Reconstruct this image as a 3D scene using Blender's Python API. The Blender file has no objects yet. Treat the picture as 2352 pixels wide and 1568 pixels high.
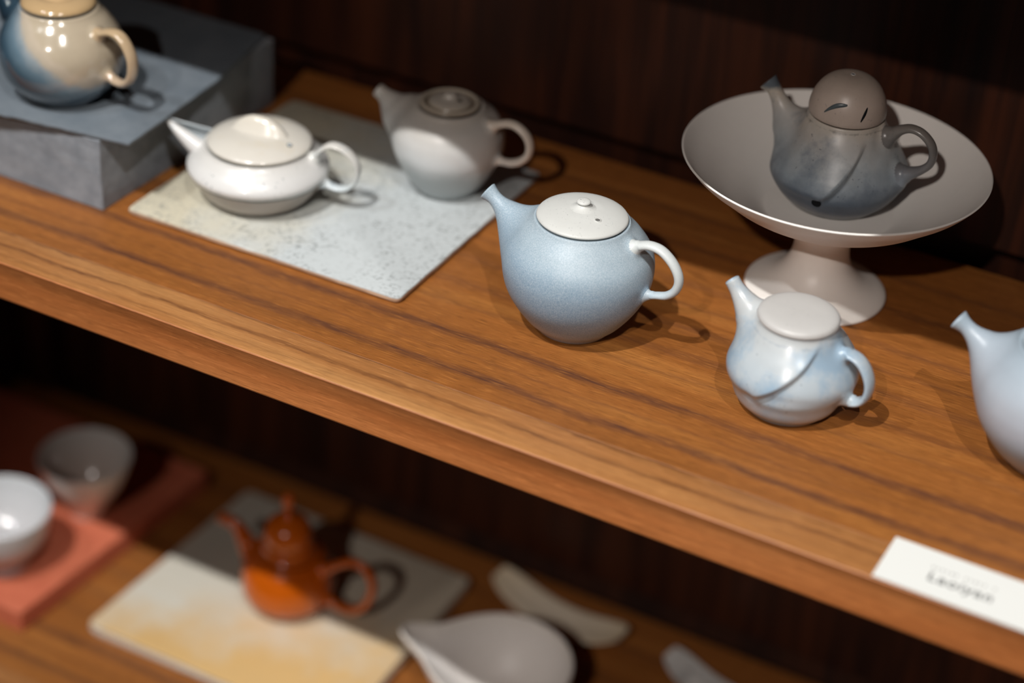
import bpy, bmesh, math, random
import numpy as np
from mathutils import Vector, Matrix, noise

random.seed(7)
PI = math.pi
SC = bpy.context.scene
COL = SC.collection

# ------------------------------------------------------------------ camera
cam = bpy.data.cameras.new('camera')
cam_o = bpy.data.objects.new('camera', cam)
COL.objects.link(cam_o)
PITCH, ROLL, YAW = 0.572875, 0.0720687, 0.4485329
CAM = Vector((0.42733, -0.973047, 0.668041))
fwd = Vector((-math.sin(YAW) * math.cos(PITCH), math.cos(YAW) * math.cos(PITCH), -math.sin(PITCH)))
rt0 = Vector((math.cos(YAW), math.sin(YAW), 0))
up0 = rt0.cross(fwd)
rt = rt0 * math.cos(ROLL) + up0 * math.sin(ROLL)
up = -rt0 * math.sin(ROLL) + up0 * math.cos(ROLL)
m = Matrix((rt, up, -fwd)).transposed().to_4x4()
m.translation = CAM
cam_o.matrix_world = m
cam.sensor_width = 36.0
cam.lens = 4588.0 / 2352.0 * 36.0
cam.clip_start = 0.05
cam.clip_end = 50
cam.dof.use_dof = True
cam.dof.focus_distance = 1.212
cam.dof.aperture_fstop = 2.05
SC.camera = cam_o

# ------------------------------------------------------------------ world, lights, exposure
w = bpy.data.worlds.new('world')
SC.world = w
w.use_nodes = True
w.node_tree.nodes['Background'].inputs[0].default_value = (1.0, 0.86, 0.72, 1)
w.node_tree.nodes['Background'].inputs[1].default_value = 0.006


def spot(name, loc, target, power, color, radius, angle=60):
    l = bpy.data.lights.new(name, 'SPOT')
    l.energy = power
    l.color = color
    l.shadow_soft_size = radius
    l.spot_size = math.radians(angle)
    l.spot_blend = 0.6 if angle > 30 else 1.0
    o = bpy.data.objects.new(name, l)
    COL.objects.link(o)
    o.location = loc
    o.rotation_euler = (Vector(target) - Vector(loc)).to_track_quat('-Z', 'Y').to_euler()
    return o


spot('track_spot', (-0.26, -1.47, 2.39), (-0.05, 0.0, -0.1), 236, (1.0, 0.975, 0.94), 0.016)
spot('track_spot', (1.05, -1.46, 2.39), (0.0, 0.0, -0.1), 124, (1.0, 0.975, 0.94), 0.014)
spot('track_spot', (-1.15, -1.47, 2.39), (-0.25, 0.0, -0.1), 72, (0.93, 0.97, 1.0), 0.016)
spot('room_lamp', (0.42, -3.7, 2.80), (0.13, 0.14, 0.05), 295, (1.0, 0.915, 0.85), 0.03, 20)

SC.view_settings.view_transform = 'Standard'
SC.view_settings.look = 'None'
SC.view_settings.exposure = 0.0
SC.view_settings.gamma = 1.0
SC.view_settings.use_curve_mapping = False


# ------------------------------------------------------------------ object helpers
def obj(name, bm, mat, parent=None, smooth=True):
    me = bpy.data.meshes.new(name)
    bmesh.ops.recalc_face_normals(bm, faces=bm.faces)
    bm.to_mesh(me)
    bm.free()
    for p in me.polygons:
        p.use_smooth = smooth
    for mm in (mat if isinstance(mat, (list, tuple)) else [mat]):
        me.materials.append(mm)
    o = bpy.data.objects.new(name, me)
    COL.objects.link(o)
    if parent is not None:
        o.parent = parent
    return o


def thing(name, label, cat, loc=(0, 0, 0), rotz=0.0, group=None):
    o = bpy.data.objects.new(name, None)
    COL.objects.link(o)
    o.empty_display_size = 0.02
    o.location = loc
    o.rotation_euler = (0, 0, rotz)
    tag(o, label, cat, group)
    return o


def tag(o, label, cat, group=None):
    o['label'] = label
    o['category'] = cat
    if group:
        o['group'] = group
    return o


def struct(name, bm, mat, parent=None, smooth=False):
    o = obj(name, bm, mat, parent, smooth)
    o['kind'] = 'structure'
    return o


def sharp(o, deg=40):
    me = o.data
    me.set_sharp_from_angle(angle=math.radians(deg))


def cr(vals, t):
    n = len(vals)
    f = t * (n - 1)
    i = min(int(f), n - 2)
    u = f - i
    g = lambda k: vals[max(0, min(n - 1, k))]
    p0, p1, p2, p3 = g(i - 1), g(i), g(i + 1), g(i + 2)
    return 0.5 * (2 * p1 + (p2 - p0) * u + (2 * p0 - 5 * p1 + 4 * p2 - p3) * u * u + (3 * p1 - p0 - 3 * p2 + p3) * u ** 3)


def sm(a, b, x):
    t = max(0.0, min(1.0, (x - a) / (b - a)))
    return t * t * (3 - 2 * t)


def lathe(profile, seg=96, deform=None):
    """profile: list of (r, z); r == 0 makes a pole. deform(Vector) -> Vector"""
    bm = bmesh.new()
    rings = []
    for r, z in profile:
        if r <= 1e-7:
            rings.append([bm.verts.new((0, 0, z))])
        else:
            rings.append([bm.verts.new((r * math.cos(2 * PI * k / seg), r * math.sin(2 * PI * k / seg), z)) for k in range(seg)])
    for a, b in zip(rings, rings[1:]):
        for k in range(seg):
            k2 = (k + 1) % seg
            if len(a) == 1 and len(b) == 1:
                continue
            if len(a) == 1:
                bm.faces.new((a[0], b[k2], b[k]))
            elif len(b) == 1:
                bm.faces.new((a[k], a[k2], b[0]))
            else:
                bm.faces.new((a[k], a[k2], b[k2], b[k]))
    if deform:
        for v in bm.verts:
            v.co = deform(v.co.copy())
    return bm


def fine(pts, n):
    rs = [p[0] for p in pts]
    zs = [p[1] for p in pts]
    return [(max(cr(rs, i / (n - 1)), 0.0), cr(zs, i / (n - 1))) for i in range(n)]


def sweep(path, ra, rb, seg=20, n=48, nrm=Vector((0, 1, 0)), open_end=False, wall=0.68):
    """planar path; ra = half thickness in the plane, rb = half width across it; lists are interpolated"""
    bm = bmesh.new()
    xs = [p[0] for p in path]
    ys = [p[1] for p in path]
    zs = [p[2] for p in path]
    P = [Vector((cr(xs, i / (n - 1)), cr(ys, i / (n - 1)), cr(zs, i / (n - 1)))) for i in range(n)]
    A = [cr(ra, i / (n - 1)) for i in range(n)]
    B = [cr(rb, i / (n - 1)) for i in range(n)]
    rings = []

    def ring(p, t, a, b):
        e = nrm.cross(t).normalized()
        return [bm.verts.new(p + e * (a * math.cos(2 * PI * k / seg)) + nrm * (b * math.sin(2 * PI * k / seg))) for k in range(seg)]

    T = [(P[min(i + 1, n - 1)] - P[max(i - 1, 0)]).normalized() for i in range(n)]
    for i in range(n):
        rings.append(ring(P[i], T[i], A[i], B[i]))
    if open_end:
        rings.append(ring(P[-1] + T[-1] * 0.0004, T[-1], A[-1] * 0.93, B[-1] * 0.93))
        rings.append(ring(P[-1] + T[-1] * 0.0002, T[-1], A[-1] * (wall + .1), B[-1] * (wall + .1)))
        for i in range(n - 2, n - 16, -2):
            rings.append(ring(P[i], T[i], A[i] * wall, B[i] * wall))
    for a, b in zip(rings, rings[1:]):
        for k in range(seg):
            bm.faces.new((a[k], a[(k + 1) % seg], b[(k + 1) % seg], b[k]))
    bm.faces.new(list(reversed(rings[0])))
    bm.faces.new(rings[-1])
    return bm


def box(x0, x1, y0, y1, z0, z1, bev=0.0, seg=2, bm=None):
    b = bmesh.new()
    bmesh.ops.create_cube(b, size=1.0)
    for v in b.verts:
        v.co = Vector(((x0 + x1) / 2 + v.co.x * (x1 - x0), (y0 + y1) / 2 + v.co.y * (y1 - y0), (z0 + z1) / 2 + v.co.z * (z1 - z0)))
    if bev:
        bmesh.ops.bevel(b, geom=b.edges[:], offset=bev, segments=seg, profile=0.5, affect='EDGES')
    return b


def extrude_x(prof, x0, x1, nx=2):
    """closed (y, z) profile run along x"""
    bm = bmesh.new()
    cols = []
    for i in range(nx):
        x = x0 + (x1 - x0) * i / (nx - 1)
        cols.append([bm.verts.new((x, y, z)) for y, z in prof])
    n = len(prof)
    for a, b in zip(cols, cols[1:]):
        for k in range(n):
            bm.faces.new((a[k], a[(k + 1) % n], b[(k + 1) % n], b[k]))
    bm.faces.new(list(reversed(cols[0])))
    bm.faces.new(cols[-1])
    return bm


# ------------------------------------------------------------------ material helpers
class NT:
    def __init__(self, name):
        self.m = bpy.data.materials.new(name)
        self.m.use_nodes = True
        self.t = self.m.node_tree
        self.b = self.t.nodes['Principled BSDF']
        self.tc = self.t.nodes.new('ShaderNodeTexCoord')

    def n(self, typ, **kw):
        nd = self.t.nodes.new(typ)
        for k, v in kw.items():
            setattr(nd, k, v)
        return nd

    def link(self, a, b):
        self.t.links.new(a, b)

    def mapping(self, scale=(1, 1, 1), loc=(0, 0, 0), rot=(0, 0, 0), src=None):
        mp = self.n('ShaderNodeMapping')
        mp.inputs['Scale'].default_value = scale
        mp.inputs['Location'].default_value = loc
        mp.inputs['Rotation'].default_value = rot
        self.link(src or self.tc.outputs['Object'], mp.inputs['Vector'])
        return mp.outputs[0]

    def noise(self, vec, scale, detail=4, rough=0.5, dist=0.0):
        nz = self.n('ShaderNodeTexNoise')
        nz.inputs['Scale'].default_value = scale
        nz.inputs['Detail'].default_value = detail
        nz.inputs['Roughness'].default_value = rough
        nz.inputs['Distortion'].default_value = dist
        self.link(vec, nz.inputs['Vector'])
        return nz.outputs[0]

    def ramp(self, fac, stops, interp='LINEAR'):
        r = self.n('ShaderNodeValToRGB')
        r.color_ramp.interpolation = interp
        e = r.color_ramp.elements
        while len(e) < len(stops):
            e.new(0.5)
        for k, (p, c) in enumerate(stops):
            e[k].position = p
            e[k].color = (c, c, c, 1) if isinstance(c, (int, float)) else (*c, 1)
        self.link(fac, r.inputs[0])
        return r.outputs[0]

    def mix(self, fac, a, b, mode='MIX'):
        mx = self.n('ShaderNodeMix', data_type='RGBA', blend_type=mode)
        for s, v in ((mx.inputs[0], fac), (mx.inputs[6], a), (mx.inputs[7], b)):
            if isinstance(v, (int, float)):
                s.default_value = v if s == mx.inputs[0] else (v, v, v, 1)
            elif isinstance(v, tuple):
                s.default_value = (*v, 1)
            else:
                self.link(v, s)
        return mx.outputs[2]

    def math(self, op, a, b=0.0, c=0.0):
        md = self.n('ShaderNodeMath', operation=op)
        for s, v in zip(md.inputs, (a, b, c)):
            if isinstance(v, (int, float)):
                s.default_value = v
            else:
                self.link(v, s)
        return md.outputs[0]

    def sep(self, vec=None):
        s = self.n('ShaderNodeSeparateXYZ')
        self.link(vec or self.tc.outputs['Object'], s.inputs[0])
        return s.outputs

    def bump(self, h, strength=0.2, dist=0.001):
        b = self.n('ShaderNodeBump')
        b.inputs['Strength'].default_value = strength
        b.inputs['Distance'].default_value = dist
        self.link(h, b.inputs['Height'])
        self.link(b.outputs[0], self.b.inputs['Normal'])

    def color(self, c):
        if isinstance(c, tuple):
            self.b.inputs['Base Color'].default_value = (*c, 1)
        else:
            self.link(c, self.b.inputs['Base Color'])

    def rough(self, r):
        if isinstance(r, (int, float)):
            self.b.inputs['Roughness'].default_value = r
        else:
            self.link(r, self.b.inputs['Roughness'])

    def set(self, **kw):
        for k, v in kw.items():
            self.b.inputs[k].default_value = v


def wood_top(name, base=(0.288, 0.099, 0.0205), light=(0.41, 0.165, 0.038), dark=(0.072, 0.027, 0.017), streaks=(), gloss=0.42, seed=0.0, band=1.0, pore=1.0):
    """grain along x; streaks = [(y, half width, strength)]"""
    s = NT(name)
    X, Y, Z = s.sep()
    lowf = s.noise(s.mapping((3.0, 26, 26), (seed, 0, 0)), 1.0, 3, 0.5)
    wob = s.math('MULTIPLY', s.math('SUBTRACT', s.noise(s.mapping((7, 1.5, 1.5), (seed, 3, 0)), 1.0, 3, 0.55), 0.5), 0.013)
    wob2 = s.math('MULTIPLY', s.math('SUBTRACT', s.noise(s.mapping((60, 90, 90), (seed, 5, 0)), 1.0, 3, 0.6), 0.5), 0.0045)
    yy = s.math('ADD', s.math('ADD', Y, wob), wob2)
    col = s.ramp(lowf, [(0.30, tuple(0.86 * c for c in base)), (0.52, base), (0.72, light)])
    mid = s.noise(s.mapping((4, 170, 170), (seed, 1, 0)), 1.0, 4, 0.6, 0.3)
    col = s.mix(s.math('MULTIPLY', s.ramp(mid, [(0.36, 1.0), (0.62, 0.0)]), 0.42 * band), col, tuple(0.60 * c for c in base))
    for (y, hw, st) in streaks:
        d = s.math('ABSOLUTE', s.math('SUBTRACT', yy, y))
        k = s.math('MULTIPLY', s.ramp(s.math('DIVIDE', d, hw), [(0.15, 1.0), (0.55, 0.6), (1.0, 0.0)], 'EASE'), st)
        k = s.math('MULTIPLY', k, s.ramp(s.noise(s.mapping((26, 420, 420), (y * 50, 0, 0)), 1.0, 4, 0.65), [(0.30, 1.15), (0.66, 0.30)]))
        k = s.math('MULTIPLY', k, s.math('ADD', 0.5, s.noise(s.mapping((9, 9, 9), (y * 50, 0, 0)), 1.0, 2, 0.5)))
        k = s.math('MINIMUM', k, 1.0)
        col = s.mix(k, col, dark)
    p = s.noise(s.mapping((75, 1500, 1500), (seed, 2, 0)), 1.0, 3, 0.6)
    pm = s.ramp(p, [(0.34, 1.0), (0.47, 0.0)])
    col = s.mix(s.math('MULTIPLY', pm, 0.68 * pore), col, tuple(0.42 * c for c in base))
    fl = s.noise(s.mapping((70, 1100, 1100), (seed, 8, 0)), 1.0, 2, 0.5)
    col = s.mix(s.math('MULTIPLY', s.ramp(fl, [(0.56, 0.0), (0.70, 1.0)]), 0.28), col, tuple(min(1, 1.5 * c) for c in light))
    s.color(col)
    s.rough(s.math('ADD', gloss, s.math('MULTIPLY', mid, 0.14)))
    s.bump(s.math('SUBTRACT', 1.0, pm), 0.16, 0.0004)
    s.set(**{'Specular IOR Level': 0.4})
    return s.m


def dark_wood(name, axis='z', base=(0.042, 0.0105, 0.0035), dark=(0.012, 0.0032, 0.0018)):
    s = NT(name)
    sc = (1, 1, 1)
    if axis == 'z':
        a, b = (30, 30, 2.2), (260, 260, 7)
    else:
        a, b = (2.2, 30, 30), (7, 260, 260)
    n1 = s.noise(s.mapping(a), 1.0, 4, 0.55, 1.2)
    n2 = s.noise(s.mapping(b), 1.0, 3, 0.6)
    wv = s.n('ShaderNodeTexWave', wave_type='RINGS', rings_direction='SPHERICAL')
    wv.inputs['Scale'].default_value = 7.0
    wv.inputs['Distortion'].default_value = 3.0
    wv.inputs['Detail'].default_value = 3
    wv.inputs['Detail Scale'].default_value = 1.5
    s.link(s.mapping((2.2, 2.2, 0.42) if axis == 'z' else (0.42, 2.2, 2.2), (0.31, 0.2, 0.12)), wv.inputs['Vector'])
    col = s.ramp(n1, [(0.32, dark), (0.55, base), (0.8, tuple(1.5 * c for c in base))])
    col = s.mix(s.math('MULTIPLY', s.ramp(wv.outputs[1], [(0.0, 1.0), (0.35, 0.0)]), 0.5), col, dark)
    col = s.mix(s.math('MULTIPLY', s.ramp(n2, [(0.38, 1.0), (0.5, 0.0)]), 0.45), col, dark)
    s.color(col)
    s.rough(0.5)
    s.set(**{'Specular IOR Level': 0.3})
    return s.m


def ceramic(name, zstops, zmax, rough=0.45, speck=0.0, speck_col=(0.05, 0.06, 0.08), mottle=0.12, mscale=60, spec=0.5, coat=0.0,
            grain=0.0, xtilt=0.0, edge_noise=0.1, patch=None, sscale=520, lit=0.86, rim=None):
    """glaze running through zstops [(fraction of height, colour)] with mottling, speckle and fine grain"""
    s = NT(name)
    X, Y, Z = s.sep()
    n1 = s.noise(s.mapping((1, 1, 1)), mscale, 5, 0.6)
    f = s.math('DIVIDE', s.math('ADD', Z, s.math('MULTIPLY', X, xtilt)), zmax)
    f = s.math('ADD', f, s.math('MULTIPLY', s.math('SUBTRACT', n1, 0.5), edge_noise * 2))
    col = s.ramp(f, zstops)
    if lit != 1.0:
        col = s.mix(1.0, col, (lit, lit, lit), 'MULTIPLY')
    if mottle:
        n2 = s.noise(s.mapping((1, 1, 0.8), (3, 1, 2)), mscale * 1.7, 5, 0.62)
        k = s.math('ADD', 1.0 - mottle, s.math('MULTIPLY', n2, mottle * 2))
        cmb = s.n('ShaderNodeCombineColor')
        for i in range(3):
            s.link(k, cmb.inputs[i])
        col = s.mix(1.0, col, cmb.outputs[0], 'MULTIPLY')
    if patch:
        pcol, pscale, lo, hi, amt = patch
        n3 = s.noise(s.mapping((1, 1, 1), (9, 4, 7)), pscale, 5, 0.65)
        col = s.mix(s.math('MULTIPLY', s.ramp(n3, [(lo, 0.0), (hi, 1.0)]), amt), col, pcol)
    if grain:
        n4 = s.noise(s.mapping(), 1700, 2, 0.7)
        col = s.mix(s.math('MULTIPLY', s.ramp(n4, [(0.40, 0.0), (0.72, 1.0)]), grain), col, (0.86, 0.90, 0.94))
        col = s.mix(s.math('MULTIPLY', s.ramp(n4, [(0.30, 1.0), (0.48, 0.0)]), grain * 0.6), col, (0.20, 0.29, 0.38))
    if speck:
        n5 = s.noise(s.mapping(), sscale, 2, 0.5)
        n6 = s.noise(s.mapping((1, 1, 1), (1, 7, 3)), 42, 3, 0.5)
        k = s.math('MULTIPLY', s.ramp(n5, [(0.66, 0.0), (0.72, 1.0)]), s.ramp(n6, [(0.45, 0.0), (0.62, 1.0)]))
        col = s.mix(s.math('MULTIPLY', k, speck), col, speck_col)
    if rim:
        n8 = s.noise(s.mapping((1, 1, 1), (4, 4, 1)), 190, 4, 0.65)
        kr = s.ramp(s.math('ADD', s.math('MULTIPLY', s.math('ABSOLUTE', s.math('SUBTRACT', Z, rim[0])), -170.0), n8), [(0.36, 0.0), (0.62, 0.6)])
        kr = s.math('MULTIPLY', kr, s.math('GREATER_THAN', 0.029, s.math('SQRT', s.math('ADD', s.math('MULTIPLY', X, X), s.math('MULTIPLY', Y, Y)))))
        col = s.mix(kr, col, rim[1])
    s.color(col)
    s.rough(rough)
    s.bump(n1, 0.06, 0.001)
    s.set(**{'Specular IOR Level': spec, 'Coat Weight': coat, 'Coat Roughness': 0.06})
    return s.m


def plain(name, col, rough=0.5, spec=0.5, var=1.0):
    s = NT(name)
    n = s.noise(s.mapping(), 140, 4, 0.6)
    s.color(s.ramp(n, [(0.3, tuple((1 - 0.14 * var) * c for c in col)), (0.7, tuple(min(1, (1 + 0.1 * var) * c) for c in col))]))
    s.rough(rough)
    s.set(**{'Specular IOR Level': spec})
    return s.m


# ------------------------------------------------------------------ setting: cabinet back, side, floor
YF, YB = -0.1376, 0.226        # shelf front edge, face of the back panels
ZL = -0.4007                   # lower shelf top
WALL = dark_wood('dark_stained_panel_wood', 'z')
TRIMW = dark_wood('dark_stained_trim_wood', 'x', (0.055, 0.021, 0.008), (0.02, 0.007, 0.004))
wb = struct('wall_back', box(-0.80, 0.80, 0.252, 0.264, -0.86, 0.86), WALL)
for (z0, z1) in ((0.010, 0.362), (ZL + 0.010, -0.034), (0.412, 0.85)):
    o = obj('panel', box(-0.605, 0.78, YB, 0.2519, z0, z1, 0.0015, 2), WALL, wb, False)
struct('trim_1', box(-0.640, -0.612, 0.205, 0.2519, ZL, -0.031, 0.002, 2), WALL)
struct('wall_left', box(-0.672, -0.645, -0.13, 0.2515, -0.86, 0.86), WALL)
struct('wall_right', box(0.780, 0.807, -0.13, 0.2515, -0.86, 0.86), WALL)
flo = NT('dark_floor_boards')
flo.color(flo.ramp(flo.noise(flo.mapping((2, 30, 1)), 1.0, 4, 0.6), [(0.3, (0.05, 0.03, 0.02)), (0.7, (0.10, 0.06, 0.035))]))
flo.rough(0.5)
struct('floor', box(-3, 3, -5, 0.4, -0.90, -0.86), flo.m)

# ------------------------------------------------------------------ shelves
STREAKS = [(-0.0515, 0.0062, 0.95), (-0.0865, 0.0058, 0.95), (0.004, 0.0065, 0.5), (-0.020, 0.0040, 0.35), (0.034, 0.0070, 0.5),
           (0.060, 0.004, 0.4), (0.085, 0.006, 0.45), (-0.070, 0.0025, 0.3), (0.13, 0.006, 0.5), (0.17, 0.005, 0.5)]
TOPW = wood_top('oiled_walnut_veneer', streaks=STREAKS)
LIPW = wood_top('pale_solid_wood_edge', base=(0.36, 0.150, 0.047), light=(0.48, 0.235, 0.083), dark=(0.13, 0.048, 0.018),
                streaks=[(-0.1192, 0.0026, 0.9), (-0.130, 0.0016, 0.30), (-0.1055, 0.0022, 0.9)], seed=4.0, gloss=0.30, pore=0.5)  # last streak is the dark join, its shadow line painted in
FRONTW = wood_top('solid_wood_front_edge', base=(0.36, 0.115, 0.030), light=(0.48, 0.178, 0.054), dark=(0.14, 0.043, 0.015),
                  seed=9.0, band=1.2, pore=0.6)


def shelf(z, label, lo=-0.645, hi=0.78):
    t = thing('display_shelf', label, 'shelf', (0, 0, z))
    obj('board', extrude_x([(-0.1052, -0.0289), (0.2125, -0.0289), (0.2125, -0.0006), (0.2119, 0.0), (-0.1048, 0.0), (-0.1052, -0.0003)], lo, hi), TOPW, t, False)
    prof = [(-0.1054, 0.00015), (-0.1070, 0.00025), (-0.118, 0.0001), (-0.130, -0.0001), (-0.1364, -0.0002), (-0.1371, -0.0005), (-0.13755, -0.0011),
            (-0.1369, -0.0034), (-0.1361, -0.0070), (-0.1358, -0.0110), (-0.1361, -0.0170), (-0.1368, -0.0230), (-0.1373, -0.0275),
            (-0.1368, -0.0286), (-0.1358, -0.0289), (-0.1054, -0.0289)]
    e = obj('edge_lipping', extrude_x(prof, lo, hi), [LIPW, FRONTW], t, True)
    for p in e.data.polygons:
        if p.center.z < -0.0006 and abs(p.normal.x) < 0.5:
            p.material_index = 1
    sharp(e, 30)
    return t


main_shelf = shelf(0.0, 'wide middle walnut shelf with pale solid front edge, across the whole picture')
shelf(ZL, 'lower walnut shelf in shade carrying the orange teapot and red board')
shelf(0.40, 'upper walnut shelf overhead whose front edge casts the shade line')

# ------------------------------------------------------------------ teapot builder
def bump_fn(bumps):
    bl = [(Vector(p), Vector(d).normalized(), h, s) for p, d, h, s in bumps]

    def f(co):
        add = Vector((0, 0, 0))
        for p, d, h, s in bl:
            q = (co - p).length
            if q < 3.2 * s:
                add += d * (h * math.exp(-(q / s) ** 2))
        return co + add
    return f


SDF = {}
LAST = [None]


def rad_at(rs, h, z):
    return cr(rs, max(0, min(1, z / h)))


def pot_body(rs, h, lid_r, mat, parent, bumps=(), flute=None, foot=True, name='body', neck=None, seg=200, extra_mat=None):
    prof = [(0, 0.0012), (rs[0] * 0.72, 0.0012), (rs[0] * 0.80, 0.0)]
    prof += [(cr(rs, i / 89) * (1 if i > 0 else 0.955), h * i / 89 + (0.0001 if i == 0 else 0)) for i in range(90)]
    prof += (neck or [(lid_r + 0.0012, h + 0.0004), (lid_r + 0.0002, h + 0.0002), (lid_r - 0.0012, h - 0.0012), (lid_r - 0.003, h - 0.0014)])
    prof += [(0, prof[-1][1] - 0.0002)]
    bf = bump_fn(bumps)

    def de(co):
        if flute:
            r = math.hypot(co.x, co.y)
            if r > 1e-5:
                q = (r + float(flute_offset(flute, math.atan2(co.y, co.x), co.z))) / r
                co.x *= q
                co.y *= q
        return bf(co)
    o = obj(name, lathe(prof, seg, de), mat, parent)
    SDF[o.name] = lathe_sdf(rs, h, flute)
    LAST[0] = o
    return o


def pot_spout(path, radii, mat, parent, squash=1.0, fil=0.0075):
    o = obj('spout', sweep([(d, 0, z) for d, z in path], radii, [r * squash for r in radii], 48, 84, open_end=True), mat, parent)
    blend(LAST[0], o, SDF[LAST[0].name], tube_sdf(path, radii), fil)
    return o


def pot_handle(path, ra, rb, mat, parent, fil=0.005):
    o = obj('handle', sweep([(d, 0, z) for d, z in path], ra, rb, 24, 96), mat, parent)
    if fil:
        blend(LAST[0], o, SDF[LAST[0].name], tube_sdf(path, [0.5 * (a + b) for a, b in zip(ra, rb)], 60), fil)
    return o


def interp_path(path, radii, n):
    xs = [p[0] for p in path]
    zs = [p[1] for p in path]
    t = [i / (n - 1) for i in range(n)]
    return (np.array([[cr(xs, u), 0.0, cr(zs, u)] for u in t]), np.array([cr(radii, u) for u in t]))


def tube_sdf(path, radii, n=40):
    P, Rr = interp_path(path, radii, n)

    def f(X):
        near = np.full(len(X), 1e9)
        val = np.full(len(X), 1e9)
        for i in range(n - 1):
            a, b = P[i], P[i + 1]
            ab = b - a
            L2 = ab @ ab
            t = np.clip((X - a) @ ab / L2, 0, 1)
            d = np.linalg.norm(X - a - t[:, None] * ab, axis=1)
            v = (d - (Rr[i] + t * (Rr[i + 1] - Rr[i]))) / math.sqrt(1 + (Rr[i + 1] - Rr[i]) ** 2 / L2)
            val = np.where(d < near, v, val)
            near = np.minimum(near, d)
        return val
    return f


def lathe_sdf(rs, h, flute=None, n=40):
    prof = np.array([[0.0, 0.0]] + [[cr(rs, i / (n - 1)), h * i / (n - 1)] for i in range(n)] + [[0.0, h]])

    def f(X):
        r = np.hypot(X[:, 0], X[:, 1])
        z = X[:, 2]
        if flute:
            r = r - flute_offset(flute, np.arctan2(X[:, 1], X[:, 0]), z)
        q = np.stack([r, z], 1)
        best = np.full(len(X), 1e9)
        for i in range(len(prof) - 1):
            a, b = prof[i], prof[i + 1]
            ab = b - a
            t = np.clip((q - a) @ ab / max(ab @ ab, 1e-14), 0, 1)
            best = np.minimum(best, np.linalg.norm(q - a - t[:, None] * ab, axis=1))
        rin = np.interp(z, prof[1:-1, 1], prof[1:-1, 0])
        inside = (r < rin) & (z > 0) & (z < h)
        return np.where(inside, -best, best)
    return f


def smooth_v(a, b, x):
    t = np.clip((x - a) / (b - a), 0, 1)
    return t * t * (3 - 2 * t)


def flute_offset(flute, th, z):
    # slanting folds: the wall rises slowly to each fold and falls away quickly past it
    n, th0, tw, zd, amp, ztop = flute
    ph = (n * (th - th0 - tw * (z - zd)) / (2 * PI)) % 1.0
    fall = 0.065
    saw = np.where(ph < fall, 0.5 - ph / fall, -0.5 + (ph - fall) / (1 - fall))
    k = smooth_v(zd - 0.002, zd + 0.006, z) * (1 - smooth_v(ztop - 0.014, ztop, z))
    low = np.exp(-((z - zd + 0.004) / 0.006) ** 2)
    return amp * saw * k - amp * 0.09 * low


def blend(body, part, fb, fp, k):
    """run the clay of two parts into each other with a fillet of size k (both stay meshes of their own)"""
    def smin(X):
        a, b = fb(X), fp(X)
        h = np.maximum(k - np.abs(a - b), 0) / k
        return np.minimum(a, b) - h * h * k * 0.25, a, b
    for o, own in ((body, 0), (part, 1)):
        me = o.data
        X = np.empty(len(me.vertices) * 3)
        me.vertices.foreach_get('co', X)
        X = X.reshape(-1, 3)
        _, a, b = smin(X)
        other = b if own == 0 else a
        mine = a if own == 0 else b
        sel = (other < k) & (other > -0.0042) & (np.abs(mine) < 0.0035)
        idx = np.where(sel)[0]
        if not len(idx):
            continue
        Y = X[idx].copy()
        tgt = -0.12 * np.maximum(0.0, -other[idx] - 0.0004)
        keep = smooth_v(-0.0040, -0.0016, other[idx])[:, None]
        for it in range(4):
            v, _, _ = smin(Y)
            g = np.empty_like(Y)
            for c in range(3):
                e = np.zeros(3)
                e[c] = 2e-5
                g[:, c] = (smin(Y + e)[0] - smin(Y - e)[0]) / 4e-5
            gg = np.maximum((g * g).sum(1), 0.2)
            step = ((v - tgt) / gg)[:, None] * g
            ln = np.linalg.norm(step, axis=1)[:, None]
            Y -= step * np.minimum(1, 0.003 / np.maximum(ln, 1e-9))
        X[idx] += keep * (Y - X[idx])
        me.vertices.foreach_set('co', X.ravel())
        me.update()


def hole(parent, loc, nrm, r, mat_rim, mat_dark, name='vent_hole'):
    """a small pierced hole: raised lip and a flat disc coloured as the shade inside"""
    bm = lathe([(r * 1.35, -0.0004), (r * 1.3, 0.00018), (r * 1.05, 0.0003), (r * 0.9, 0.0001), (r * 0.85, -0.0003)], 24)
    nf = len(bm.faces)
    b2 = lathe([(r * 0.88, 0.00005), (r * 0.6, 0.00008), (0, 0.00008)], 24)
    me = bpy.data.meshes.new('tmp')
    b2.to_mesh(me)
    b2.free()
    bm.from_mesh(me)
    bpy.data.meshes.remove(me)
    bm.faces.ensure_lookup_table()
    for i in range(nf, len(bm.faces)):
        bm.faces[i].material_index = 1
    o = obj(name, bm, [mat_rim, mat_dark], parent)
    o.location = loc
    o.rotation_euler = Vector(nrm).to_track_quat('Z', 'Y').to_euler()
    return o


HOLEG = plain('grey_hole_shade', (0.13, 0.13, 0.125), 0.7, 0.2)  # disc colour standing for the softer shade inside a vent hole
HOLLOW_SHADE = plain('dark_hollow_shade', (0.010, 0.011, 0.013), 0.8, 0.1)  # near-black painted where the hollows would be in shade

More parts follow.
